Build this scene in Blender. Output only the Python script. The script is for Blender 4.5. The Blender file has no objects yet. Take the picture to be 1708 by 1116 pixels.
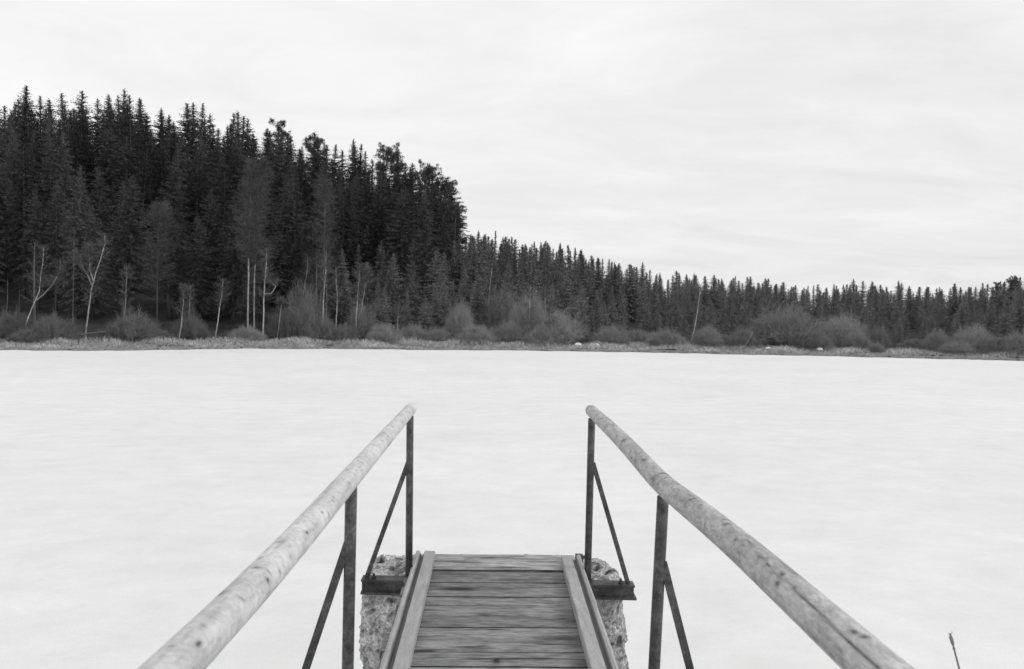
import bpy, math, random
import numpy as np
from mathutils import Matrix, Vector, noise
random.seed(7); rng = np.random.default_rng(7)
S = bpy.context.scene
COL = S.collection
R = math.radians

# ------------------------------------------------------------------ camera
EYE = Vector((0, 0, 3.0)); F = 1328.0
ROT = Matrix.Rotation(R(-1.42), 3, 'Z') @ Matrix.Rotation(R(90 - 1.51), 3, 'X') @ Matrix.Rotation(R(0.85), 3, 'Z')
cd = bpy.data.cameras.new('camera'); cam = bpy.data.objects.new('camera', cd); COL.objects.link(cam)
cam.matrix_world = Matrix.Translation(EYE) @ ROT.to_4x4()
cd.sensor_width = 36; cd.lens = 36 * F / 1708; cd.clip_start = 0.05; cd.clip_end = 6000
cd.dof.use_dof = True; cd.dof.focus_distance = 5.0; cd.dof.aperture_fstop = 7.0
S.camera = cam

def ray(px, py): return ROT @ Vector(((px - 854) / F, -(py - 558) / F, -1))
def at(px, py, Y):                       # world point under a photo pixel, Y metres out
    d = ray(px, py); return EYE + d * (Y / d.y)
def onz(px, py, z):                      # world point where the pixel's ray meets height z
    d = ray(px, py); return EYE + d * ((z - EYE.z) / d.z)
def proj(p):
    q = ROT.transposed() @ (Vector(p) - EYE); return 854 - F * q.x / q.z, 558 + F * q.y / q.z

# ------------------------------------------------------------------ sky, sun, exposure
SUN_EL, SUN_AZ = R(34), R(100)           # azimuth clockwise from +Y: from the right, a little behind
w = bpy.data.worlds.new('World'); S.world = w; w.use_nodes = True
nt = w.node_tree; nt.nodes.clear()
def N(t, kind, **kw):
    n = t.nodes.new(kind)
    for k, v in kw.items():
        if k in ('op',): n.operation = v
        elif hasattr(n, k): setattr(n, k, v)
        else: n.inputs[k].default_value = v
    return n
L = nt.links.new
out = N(nt, 'ShaderNodeOutputWorld'); bg = N(nt, 'ShaderNodeBackground'); bg.inputs['Strength'].default_value = 0.096
sky = N(nt, 'ShaderNodeTexSky'); sky.sky_type = 'NISHITA'; sky.sun_disc = False
sky.sun_elevation = SUN_EL; sky.sun_rotation = SUN_AZ
bw = N(nt, 'ShaderNodeRGBToBW'); L(sky.outputs[0], bw.inputs[0])
tc = N(nt, 'ShaderNodeTexCoord'); sp = N(nt, 'ShaderNodeSeparateXYZ'); L(tc.outputs['Generated'], sp.inputs[0])
zz = N(nt, 'ShaderNodeMath', op='ADD'); L(sp.outputs[2], zz.inputs[0]); zz.inputs[1].default_value = 0.16
zm = N(nt, 'ShaderNodeMath', op='MAXIMUM'); L(zz.outputs[0], zm.inputs[0]); zm.inputs[1].default_value = 0.05
dx = N(nt, 'ShaderNodeMath', op='DIVIDE'); L(sp.outputs[0], dx.inputs[0]); L(zm.outputs[0], dx.inputs[1])
dy = N(nt, 'ShaderNodeMath', op='DIVIDE'); L(sp.outputs[1], dy.inputs[0]); L(zm.outputs[0], dy.inputs[1])
cx = N(nt, 'ShaderNodeCombineXYZ'); L(dx.outputs[0], cx.inputs[0]); L(dy.outputs[0], cx.inputs[1])
mp = N(nt, 'ShaderNodeMapping'); L(cx.outputs[0], mp.inputs[0]); mp.inputs['Scale'].default_value = (0.55, 1.0, 1); mp.inputs['Rotation'].default_value = (0, 0, R(14)); mp.inputs['Location'].default_value = (3.3, 1.7, 0)
n1 = N(nt, 'ShaderNodeTexNoise'); L(mp.outputs[0], n1.inputs['Vector']); n1.inputs['Scale'].default_value = 1.9; n1.inputs['Detail'].default_value = 11; n1.inputs['Roughness'].default_value = .62; n1.inputs['Distortion'].default_value = .5
mr = N(nt, 'ShaderNodeMapRange'); L(n1.outputs[0], mr.inputs[0])
mr.inputs['From Min'].default_value = .3; mr.inputs['From Max'].default_value = .7
mr.inputs['To Min'].default_value = 7.95; mr.inputs['To Max'].default_value = 9.6
# a thicker, brighter deck of cloud overhead on the left
lx = N(nt, 'ShaderNodeMapRange'); L(sp.outputs[0], lx.inputs[0]); lx.inputs['From Min'].default_value = .35; lx.inputs['From Max'].default_value = -.45; lx.inputs['To Min'].default_value = 0; lx.inputs['To Max'].default_value = 1.0
hz = N(nt, 'ShaderNodeMapRange'); L(sp.outputs[2], hz.inputs[0]); hz.inputs['From Min'].default_value = .0; hz.inputs['From Max'].default_value = .42; hz.inputs['To Min'].default_value = 0; hz.inputs['To Max'].default_value = .6
a1 = N(nt, 'ShaderNodeMath', op='ADD'); L(mr.outputs[0], a1.inputs[0]); L(lx.outputs[0], a1.inputs[1])
a2 = N(nt, 'ShaderNodeMath', op='ADD'); L(a1.outputs[0], a2.inputs[0]); L(hz.outputs[0], a2.inputs[1])
mx = N(nt, 'ShaderNodeMix'); mx.data_type = 'FLOAT'; mx.inputs[0].default_value = .95
L(bw.outputs[0], mx.inputs[2]); L(a2.outputs[0], mx.inputs[3])
L(mx.outputs[0], bg.inputs['Color']); L(bg.outputs[0], out.inputs['Surface'])

sl = bpy.data.lights.new('sun', 'SUN'); sl.energy = 1.1; sl.angle = R(14); sl.color = (1, 1, 1)
so = bpy.data.objects.new('sun', sl); COL.objects.link(so)
sd = Vector((math.sin(SUN_AZ) * math.cos(SUN_EL), math.cos(SUN_AZ) * math.cos(SUN_EL), math.sin(SUN_EL)))
so.rotation_euler = sd.to_track_quat('Z', 'Y').to_euler(); so.location = (20, -5, 30)
S.view_settings.view_transform = 'Standard'; S.view_settings.look = 'None'
S.view_settings.exposure = 0; S.view_settings.gamma = 1
S.render.resolution_x = 1024; S.render.resolution_y = 669

# ------------------------------------------------------------------ helpers
def tag(o, label=None, cat=None, group=None, kind=None):
    for k, v in (('label', label), ('category', cat), ('group', group), ('kind', kind)):
        if v: o[k] = v
    return o
def link(o, parent=None):
    COL.objects.link(o)
    if parent: o.parent = parent
    return o
def mesh(name, V, Fc, mat, smooth=False, attrs=None):
    me = bpy.data.meshes.new(name)
    V = V.tolist() if isinstance(V, np.ndarray) else V
    Fc = Fc.tolist() if isinstance(Fc, np.ndarray) else Fc
    me.from_pydata(V, [], Fc); me.materials.append(mat)
    if smooth: me.polygons.foreach_set('use_smooth', [True] * len(me.polygons))
    for k, a in (attrs or {}).items():
        at_ = me.attributes.new(k, 'FLOAT', 'POINT'); at_.data.foreach_set('value', np.asarray(a, dtype=np.float32))
    me.update(); return me
def obj(name, me, parent=None, loc=None):
    o = bpy.data.objects.new(name, me)
    if loc is not None: o.location = loc
    return link(o, parent)
def empty(name, loc, label, cat, group=None, rz=0):
    o = bpy.data.objects.new(name, None); o.location = loc; o.rotation_euler.z = rz; o.empty_display_size = .2
    link(o); return tag(o, label, cat, group)

class B:                                 # mesh accumulator
    def __init__(s): s.v = []; s.f = []; s.a = []
    def add(s, v, f, a=0):
        n = len(s.v); s.v += [tuple(p) for p in v]; s.f += [tuple(i + n for i in q) for q in f]; s.a += [a] * len(v)
    def box(s, x0, x1, y0, y1, z0, z1, bev=0.0, a=0):
        b = bev
        v = []
        for z, k in ((z0, b), (z0 + b, 0), (z1 - b, 0), (z1, b)) if b else ((z0, 0), (z1, 0)):
            if b:
                v += [(x0 + k, y0 + b, z), (x0 + b, y0 + k, z), (x1 - b, y0 + k, z), (x1 - k, y0 + b, z),
                      (x1 - k, y1 - b, z), (x1 - b, y1 - k, z), (x0 + b, y1 - k, z), (x0 + k, y1 - b, z)]
            else: v += [(x0, y0, z), (x1, y0, z), (x1, y1, z), (x0, y1, z)]
        m = 8 if b else 4; r = len(v) // m; f = []
        for j in range(r - 1):
            for i in range(m): f.append((j * m + i, j * m + (i + 1) % m, (j + 1) * m + (i + 1) % m, (j + 1) * m + i))
        f.append(tuple(range(m - 1, -1, -1))); f.append(tuple((r - 1) * m + i for i in range(m)))
        s.add(v, f, a)
    def tube(s, pts, rad, n=12, cap=True, wob=0):
        pts = [Vector(p) for p in pts]; v = []; f = []
        if not hasattr(rad, '__len__'): rad = [rad] * len(pts)
        for i, p in enumerate(pts):
            d = (pts[min(i + 1, len(pts) - 1)] - pts[max(i - 1, 0)]).normalized()
            u = d.cross(Vector((0, 1, 0)) if abs(d.y) < .8 else Vector((0, 0, 1))).normalized(); t = d.cross(u)
            for k in range(n):
                an = 2 * math.pi * k / n; rr = rad[i] * (1 + (random.uniform(-wob, wob) if wob else 0))
                v.append(p + (u * math.cos(an) + t * math.sin(an)) * rr)
        for i in range(len(pts) - 1):
            for k in range(n): f.append((i * n + k, i * n + (k + 1) % n, (i + 1) * n + (k + 1) % n, (i + 1) * n + k))
        if cap: f.append(tuple(range(n - 1, -1, -1))); f.append(tuple((len(pts) - 1) * n + k for k in range(n)))
        s.add(v, f)
    def strut(s, p, q, w, t):            # flat bar from p to q, w wide across x-z, t thick along y
        p = Vector(p); q = Vector(q); d = (q - p).normalized(); y = Vector((0, 1, 0)); u = d.cross(y).normalized(); y = u.cross(d)
        v = [a + u * sx * w / 2 + y * sy * t / 2 for a in (p, q) for sx, sy in ((-1, -1), (1, -1), (1, 1), (-1, 1))]
        s.add(v, [(0, 1, 5, 4), (1, 2, 6, 5), (2, 3, 7, 6), (3, 0, 4, 7), (3, 2, 1, 0), (4, 5, 6, 7)])
    def build(s, name, mat, parent=None, smooth=False, attr=None, loc=None):
        return obj(name, mesh(name, s.v, s.f, mat, smooth, {attr: s.a} if attr else None), parent, loc)

# ------------------------------------------------------------------ materials (black-and-white photograph: all greys)
def mat(name, base, rough=.9, spec=.2, nscale=None, amt=.3, stretch=(1, 1, 1), bump=0, bscale=None, attr=None, attr_dark=None,
        objrand=0, tone=None, detail=6, rnd=.6, metal=0, cracks=None):
    m = bpy.data.materials.new(name); m.use_nodes = True; t = m.node_tree; l = t.links.new
    p = t.nodes['Principled BSDF']; p.inputs['Roughness'].default_value = rough
    p.inputs['Specular IOR Level'].default_value = spec; p.inputs['Metallic'].default_value = metal
    v = N(t, 'ShaderNodeValue'); v.outputs[0].default_value = base; cur = v.outputs[0]
    c = N(t, 'ShaderNodeTexCoord'); mpn = N(t, 'ShaderNodeMapping'); mpn.inputs['Scale'].default_value = stretch
    l(c.outputs['Object'], mpn.inputs[0])
    def mul(a, b):
        q = N(t, 'ShaderNodeMath', op='MULTIPLY'); l(a, q.inputs[0]); l(b, q.inputs[1]); return q.outputs[0]
    def noisef(scale, lo, hi, a=.3, b=.7, det=detail, off=None):
        n = N(t, 'ShaderNodeTexNoise'); n.inputs['Scale'].default_value = scale; n.inputs['Detail'].default_value = det; n.inputs['Roughness'].default_value = rnd
        l(mpn.outputs[0], n.inputs['Vector'])
        r = N(t, 'ShaderNodeMapRange'); l(n.outputs[0], r.inputs[0])
        for k, x in (('From Min', a), ('From Max', b), ('To Min', lo), ('To Max', hi)): r.inputs[k].default_value = x
        return r.outputs[0], n.outputs[0]
    nf = None
    for sc, am in (nscale if isinstance(nscale, list) else [(nscale, amt)] if nscale else []):
        rr, nf = noisef(sc, 1 - am, 1 + am); cur = mul(cur, rr)
    if cracks:
        mc = N(t, 'ShaderNodeMapping'); mc.inputs['Scale'].default_value = (cracks[0], cracks[1], 1); l(c.outputs['Object'], mc.inputs[0])
        nc = N(t, 'ShaderNodeTexNoise'); nc.inputs['Scale'].default_value = 1; nc.inputs['Detail'].default_value = 3; nc.inputs['Distortion'].default_value = .4; l(mc.outputs[0], nc.inputs['Vector'])
        rc_ = N(t, 'ShaderNodeMapRange'); l(nc.outputs[0], rc_.inputs[0])
        for k, x in (('From Min', .32), ('From Max', .40), ('To Min', .3), ('To Max', 1)): rc_.inputs[k].default_value = x
        cur = mul(cur, rc_.outputs[0])
    if objrand:
        oi = N(t, 'ShaderNodeObjectInfo'); r = N(t, 'ShaderNodeMapRange'); l(oi.outputs['Random'], r.inputs[0])
        r.inputs['To Min'].default_value = 1 - objrand; r.inputs['To Max'].default_value = 1 + objrand; cur = mul(cur, r.outputs[0])
    if tone:
        an = N(t, 'ShaderNodeAttribute'); an.attribute_name = tone; cur = mul(cur, an.outputs['Fac'])
    if attr:
        an = N(t, 'ShaderNodeAttribute'); an.attribute_name = attr
        mxn = N(t, 'ShaderNodeMix'); mxn.data_type = 'FLOAT'; mxn.clamp_factor = True; l(an.outputs['Fac'], mxn.inputs[0]); l(cur, mxn.inputs[2]); mxn.inputs[3].default_value = attr_dark; cur = mxn.outputs[0]
    l(cur, p.inputs['Base Color'])
    if bump:
        n = N(t, 'ShaderNodeTexNoise'); n.inputs['Scale'].default_value = bscale; n.inputs['Detail'].default_value = 8; l(mpn.outputs[0], n.inputs['Vector'])
        b = N(t, 'ShaderNodeBump'); b.inputs['Strength'].default_value = bump; b.inputs['Distance'].default_value = .02; l(n.outputs[0], b.inputs['Height']); l(b.outputs[0], p.inputs['Normal'])
    return m
M = dict(
    ice=mat('snowy_ice', .735, .8, .2, [(.12, .04), (.5, .035), (2.0, .035), (12, .02), (70, .06)], stretch=(.7, .9, 1), bump=.15, bscale=6),
    floor=mat('forest_floor', .05, 1, 0, [(.4, .3), (4, .3)]),
    needle=mat('spruce_needles', .082, .8, .15, [(.5, .4)], objrand=.5),
    young=mat('young_spruce_needles', .18, .8, .15, [(.7, .3)], objrand=.3),
    pine=mat('pine_needles', .075, .8, .15, [(.8, .3)], objrand=.2),
    bark=mat('spruce_bark', .09, .95, .1, [(3, .3)], stretch=(1, 1, .2)),
    palebark=mat('grey_bark', .13, .95, .1, [(3, .35)], stretch=(1, 1, .25), objrand=.2),
    birch=mat('birch_bark', .38, .8, .2, [(5, .35), (1.2, .35)], stretch=(1, 1, 1.5), objrand=.15),
    twig=mat('bare_twigs', .115, .95, .1, [(.8, .2)], objrand=.2),
    larch=mat('larch_twigs', .11, .95, .1, [(.8, .2)], objrand=.15),
    darkshrub=mat('dark_willow_twigs', .17, .95, .1, [(.7, .3)], objrand=.3),
    shrub=mat('willow_twigs', .27, .95, .1, [(.7, .2)], objrand=.25),
    reed=mat('dry_reeds', .54, .9, .1, [(1.5, .25), (14, .3)], tone='tone'),
    bank=mat('bank_soil', .22, 1, 0, [(2, .3), (9, .3)]),
    snow=mat('snow', .82, .8, .2, [(3, .05)]),
    log=mat('peeled_log', .56, .75, .25, [(3.5, .12), (13, .16), (80, .14)], stretch=(1, 1, 1), attr='knot', attr_dark=.05, bump=.4, bscale=30),
    greylog=mat('weathered_log', .41, .8, .2, [(4, .16), (20, .22), (90, .28)], stretch=(1.6, .5, 1.6), attr='knot', attr_dark=.05, bump=.4, bscale=40),
    deck=mat('weathered_planks', .21, .85, .2, [(3, .2), (11, .28), (45, .45)], stretch=(.22, 1, 1), cracks=(2.4, 24), attr='stain_shade', attr_dark=.03, tone='tone', bump=.5, bscale=70),
    kerb=mat('pale_rail_timber', .36, .8, .2, [(5, .16), (40, .12), (160, .06)], stretch=(1, .16, 1), bump=.3, bscale=70, attr='stain_shade', attr_dark=.14),
    steel=mat('rusty_steel', .06, .6, .4, [(5, .6), (18, .5), (70, .5)], bump=.3, bscale=60),
    conc=mat('crumbling_concrete', .42, .95, .1, [(3, .4), (14, .55), (50, .75), (150, .5)], attr='pit', attr_dark=.04, bump=1.0, bscale=45, detail=9, rnd=.7),
    stalk=mat('dry_stalk', .2, .9, .1, [(20, .3)]),
)

# ------------------------------------------------------------------ ground, ice
EP = [(-200, 583), (0, 584), (150, 585), (300, 583.5), (400, 581.5), (560, 582), (700, 583.5), (850, 584.5), (1000, 586.5), (1200, 590.5), (1400, 594.5), (1560, 598.5), (1708, 602), (1900, 606)]
EW = [onz(px, py, 0) for px, py in EP]
EX = np.array([p.x for p in EW]); EY = np.array([p.y for p in EW])
def edge(x): return np.interp(x, EX, EY) + .35 * np.sin(x * .9) * np.sin(x * .37 + 1) + .22 * np.sin(x * 2.3 + .5) + .12 * np.sin(x * 5.1)
SU = [-1.2, -.64, -.3, -.18, -.08, .0, .1, .2, .35, .64, 1.2]; SV = [.28, .27, .225, .17, .12, .085, .06, .045, .03, .03, .03]
def ground(x, y):
    e = edge(x); s = y - e
    u = x / np.maximum(y, 10.0) - .025
    k = np.interp(u, SU, SV)
    h = np.where(s < 0, s * .25, np.minimum(s * .5, .14) + np.clip(s - .3, 0, 5) * .075)
    hill = np.clip(s - 7, 0, 75)
    h = h + k * (hill - 6 * (1 - np.exp(-hill / 6)))
    far = np.clip(s - 82, 0, 500); h = h - np.minimum(far * k * .8, k * 60)
    return np.maximum(h, -1.2)
def ground1(x, y): return float(ground(np.array(float(x)), np.array(float(y))))
def grid(xs, ys, zf):
    X, Y = np.meshgrid(xs, ys); Z = zf(X, Y); V = np.stack([X, Y, Z], -1).reshape(-1, 3)
    nx, ny = len(xs), len(ys); i = np.arange((ny - 1) * (nx - 1)); r = i // (nx - 1) * nx + i % (nx - 1)
    return V, np.stack([r, r + 1, r + nx + 1, r + nx], -1)
xs = np.concatenate([np.linspace(-900, -150, 16), np.linspace(-140, -66, 40), np.linspace(-65, 65, 420), np.linspace(66, 140, 40), np.linspace(150, 900, 16)])
ys = np.concatenate([np.linspace(52, 72, 70), np.linspace(73, 180, 70), np.geomspace(185, 2500, 20)])
def zf(X, Y):
    z = ground(X, Y)
    return z + np.where(Y - edge(X) > 1.0, .12 * np.sin(X * .7 + Y * .3) * np.sin(Y * .9 - X * .2), 0)
V, Fc = grid(xs, ys, zf)
g = obj('ground', mesh('ground', V, Fc, M['floor'], True)); tag(g, kind='structure')
# pale strip of bank along the ice, its own sheet just above the soil
V, Fc = grid(np.linspace(-60, 60, 500), np.linspace(0, 5.2, 24), lambda X, Y: X * 0)
V[:, 1] += edge(V[:, 0]) + .02; V[:, 2] = zf(V[:, 0], V[:, 1]) + .012
k = V[:, 1] - edge(V[:, 0]) > 5.1; V[k, 2] -= .05
tag(obj('shore_bank', mesh('shore_bank', V, Fc, M['bank'], True)), kind='structure')
V, Fc = grid(np.linspace(-400, 400, 60), np.linspace(-120, 75, 40), lambda X, Y: X * 0)
tag(obj('frozen_lake', mesh('frozen_lake', V, Fc, M['ice'])), kind='structure')
# near bank, under the camera
def nb(X, Y):
    return np.clip((4.2 - Y) * .28, -.4, 1.25) + .05 * np.sin(X * 3.1) * np.sin(Y * 2.3)
V, Fc = grid(np.linspace(-30, 30, 120), np.linspace(-25, 5.6, 70), nb)
tag(obj('near_bank', mesh('near_bank', V, Fc, M['snow'], True)), kind='structure')

# ------------------------------------------------------------------ twig / needle helpers (numpy)
def thin(P, Q, wd, tip=.35):
    """thin tapered blades from P to Q; wd = half-width"""
    d = Q - P; r = rng.normal(size=P.shape); n = np.cross(d, r); n /= np.linalg.norm(n, axis=1, keepdims=True) + 1e-9
    wd = np.broadcast_to(np.asarray(wd, float).reshape(-1, 1) if np.ndim(wd) else np.full((1, 1), wd), (len(P), 1))
    V = np.stack([P - n * wd, P + n * wd, Q + n * wd * tip, Q - n * wd * tip], 1).reshape(-1, 3)
    i = np.arange(len(P))[:, None] * 4; return V, i + np.array([[0, 1, 2, 3]])
def cat(lst):
    Vs = []; Fs = []; n = 0
    for V, f in lst: Vs.append(V); Fs.append(f + n); n += len(V)
    return np.concatenate(Vs), np.concatenate(Fs)
def unit(a): return a / (np.linalg.norm(a, axis=-1, keepdims=True) + 1e-9)

def trunk_mesh(name, H, r0, m, lean=0.0, n=7, segs=8, top=.02):
    b = B(); ph = random.uniform(0, 6)
    pts = [(lean * math.sin(t * 2.2 + ph) * .3, lean * math.cos(t * 1.7 + ph) * .3, H * t - (.4 if t == 0 else 0)) for t in np.linspace(0, 1, segs)]
    b.tube(pts, [r0 * (1 - t) ** .8 + top for t in np.linspace(0, 1, segs)], n)
    return mesh(name, b.v, b.f, m, True)

def spruce(H, Rm, base, whorl, per, droop, m, seed, gap=.0, ragged=.3, dense=.9, spike=.045, powr=.74):
    """one spruce crown: whorls of drooping limbs hung with sprays of needles"""
    r = np.random.default_rng(seed); P = []; Q = []; W = []
    z = base * H; th0 = 0
    lop = r.uniform(0, 6.28); lopa = r.uniform(0, .25)
    while z < H * .995:
        t = (z - base * H) / (H - base * H)
        prof = ((1 - t) ** powr * (1 + .12 * math.sin(t * 23 + seed) * (1 - t))) * (min(1, .55 + t * 3))
        for k in range(per):
            a = th0 + 6.283 * k / per + r.normal() * .25
            Lb = Rm * prof * r.uniform(1 - ragged * 1.6, 1 + ragged) * (1 + lopa * math.cos(a - lop)) + .05
            if r.random() < gap: Lb *= .35
            n = max(3, int(Lb / .16 * dense))
            s = np.linspace(.12, 1, n); up = (t - .45) * .9 + max(0, t - .7) * 1.1
            x = s * Lb; dz = up * x * .5 - droop * (1 - t * .6) * x ** 1.3 * .35 + .06 * Lb * s ** 3
            c = np.stack([np.cos(a) * x, np.sin(a) * x, z + r.normal() * whorl * .45 + dz], 1)
            o = np.array([np.cos(a), np.sin(a), 0]); sd_ = np.array([-np.sin(a), np.cos(a), 0])
            for rep, (fo, fs, fz) in enumerate(((.55, .8, -.25), (.55, -.8, -.25), (.9, 0, -.1), (.15, .25, -1.0))):
                ln = (.36 * (1 - s * .45) * min(1, Lb / 1.6 + .18)) * r.uniform(.6, 1.35, n)
                dr = o * fo + sd_ * fs + np.array([0, 0, fz]) + r.normal(size=(n, 3)) * .28
                dr = unit(dr); P.append(c - dr * .04); Q.append(c + dr * ln[:, None]); W.append(r.uniform(.028, .062, n) * (.6 + .4 * min(1, Lb)))
        z += whorl * r.uniform(.7, 1.3) * (1 - .5 * t); th0 += 1.1
    # leader
    for k in range(10):
        zt = H * (1 - spike * k / 10); P.append(np.array([[0, 0, zt - .25]])); Q.append(np.array([[r.normal() * .12 * (k > 0), r.normal() * .12 * (k > 0), zt + .1]])); W.append(np.array([.035]))
    return thin(np.concatenate(P), np.concatenate(Q), np.concatenate(W), .3)

print('protos')
MAT_H = 18.0; YNG_H = 9.0
MATURE = []; YOUNG = []
for i in range(6):
    V, Fc = spruce(MAT_H, [3.1, 2.6, 3.4, 2.9, 2.5, 3.2][i], [.12, .2, .1, .16, .25, .08][i], .31, 6, [.9, 1.1, .8, 1.0, 1.2, .9][i], None, 100 + i, gap=[.08, .15, .05, .12, .2, .1][i])
    MATURE.append((trunk_mesh('trunk', MAT_H, .2, M['bark'], .3), mesh('crown', V, Fc, M['needle'])))
for i in range(8):
    V, Fc = spruce(YNG_H, [2.1, 1.6, 2.3, 1.8, 1.5, 1.9, 2.2, 1.4][i], .03, .21, 6, .6, None, 200 + i, gap=[.1, .25, .05, .2, .15, .3, .1, .22][i], ragged=.35, dense=.85, spike=.06, powr=[.8, .66, .9, .72, .85, .62, .78, .95][i])
    YOUNG.append((trunk_mesh('trunk', YNG_H, .1, M['bark'], .15), mesh('crown', V * np.array([1, 1, 1]), Fc, M['young'])))

def pine_crown(H, seed):
    r = np.random.default_rng(seed); P = []; Q = []; W = []; limbs = B()
    for k in range(40):
        t = r.uniform(.4, .99); z = H * t; a = r.uniform(0, 6.28); Lb = (1.0 - abs(t - .7) * 1.6) * r.uniform(1.2, 3.0) * .8 + .3
        p0 = Vector((0, 0, z)); p1 = Vector((math.cos(a) * Lb * .6, math.sin(a) * Lb * .6, z + Lb * .12)); p2 = Vector((math.cos(a) * Lb, math.sin(a) * Lb, z + Lb * .45))
        limbs.tube([p0, p1, p2], [.05, .035, .015], 5)
        for cpt, cr in [(p1.lerp(p2, q_) + Vector(r.normal(size=3) * .22), r.uniform(.16, .36)) for q_ in (.1, .35, .55, .7, .85, 1, 1.05, 1)]:
            n = 26; d = unit(r.normal(size=(n, 3))); c = np.array(cpt) + d * (r.random((n, 1)) ** .5) * cr * np.array([1, 1, .6])
            q = c + unit(d + np.array([0, 0, .5])) * r.uniform(.14, .3, (n, 1)); P.append(c); Q.append(q); W.append(np.full(n, .04))
    return limbs, thin(np.concatenate(P), np.concatenate(Q), np.concatenate(W), .4)
PINES = []
for i in range(3):
    lb, (V, Fc) = pine_crown(17.0, 300 + i)
    lb.tube([(0, 0, -.4), (0, 0, 8), (0, 0, 16.9)], [.2, .15, .02], 8)
    PINES.append((mesh('trunk', lb.v, lb.f, M['bark'], True), mesh('crown', V, Fc, M['pine'])))

def put_tree(kind, name, x, y, H, protoH, parts, label, group, catg, wide=1.0):
    gz = ground1(x, y); e = empty(name, (x, y, gz - .1), label, catg, group, random.uniform(0, 6.28))
    s = H / protoH; ws = s * wide
    e.scale = (ws, ws, s); e.rotation_euler.x = random.gauss(0, .022); e.rotation_euler.y = random.gauss(0, .022)
    names = ('trunk', 'crown', 'limbs')
    for nme, me in zip(names, parts): obj(nme, me, e)
    return e

# ------------------------------------------------------------------ where the forest stands
SKY = [(-200, 120), (0, 148), (40, 155), (75, 168), (110, 163), (150, 168), (180, 185), (207, 160), (235, 172), (258, 200), (285, 186), (330, 184), (365, 200), (400, 198), (440, 212), (475, 206), (500, 238), (520, 232), (555, 242), (600, 243), (625, 262), (645, 252), (668, 262), (690, 286), (712, 280), (745, 305), (770, 340)]
YS = [(540, 395), (600, 372), (680, 368), (770, 392), (840, 393), (880, 402), (940, 412), (975, 426), (1010, 434), (1050, 442), (1110, 459), (1160, 458), (1200, 467), (1300, 476), (1440, 476), (1560, 481), (1620, 481), (1655, 474), (1690, 462), (1800, 455), (2000, 450)]
FR = [(-200, 230), (0, 245), (130, 290), (200, 300), (300, 330), (400, 330), (480, 360), (560, 385)]
def interp(T, x): return float(np.interp(x, [a for a, b in T], [b for a, b in T]))
trees = []   # (size, kind, x, y, H, zone)
def row(Y, p0, p1, sp, kind, zone, topf, minH):
    X0 = at(p0, 560, Y).x; X1 = at(p1, 560, Y).x; x = X0 + random.uniform(0, sp)
    while x < X1:
        xx = x + random.uniform(-.45, .45) * sp; yy = Y + random.uniform(-.4, .4) * (5 if kind == 'm' else 4)
        px, _ = proj((xx, yy, 8)); ty = topf(px)
        H = at(px, ty, yy).z - ground1(xx, yy)
        H = max(minH, H); trees.append((H / yy, kind, xx, yy, H, zone, px)); x += sp * random.uniform(.5, 1.5)
def jag(a, b): return a + (b - a) * random.random() ** 1.3
for Y, f in ((129, 1), (122, 1), (115, 1), (108, .9), (101, .7), (94, .5)):
    row(Y, -420, 762 if Y > 104 else 745, 2.1 if Y > 100 else 2.7, 'm', 'back',
        lambda px, f=f: (interp(SKY, px) + jag(-14, 42)) * f + (1 - f) * (interp(FR, px) if px < 560 else 372), 9)
for Y in (73, 78, 84, 90):
    row(Y, -420, 560, 3.3, 'm', 'front', lambda px: interp(FR, px) + random.uniform(-25, 75), 8)
for i, Y in enumerate((73, 79, 85, 92, 99)):
    row(Y, 520, 790, 2.4, 'y', 'mid', lambda px, i=i: interp(YS, px) + (4 - i) * 26 + random.uniform(-6, 18), 3)
NR = (74, 80, 87, 94, 101, 108, 116, 124, 132, 141)
for i, Y in enumerate(NR):
    f = max(0, 1 - i / 5)
    row(Y, 775, 2050, (3.6, 2.6, 2.1, 1.8, 1.6, 1.5, 1.5, 1.5, 1.6, 1.6)[i], 'y', 'right',
        lambda px, f=f: interp(YS, px) + f * (60 if px < 1250 else 46) + (jag(-3, 8) if random.random() < .7 else jag(8, 26) if random.random() < .75 else -random.uniform(5, 11)) + (random.uniform(0, 14) if f > .3 else 0), 2.6)
trees.sort(reverse=True, key=lambda a: a[0])
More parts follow.
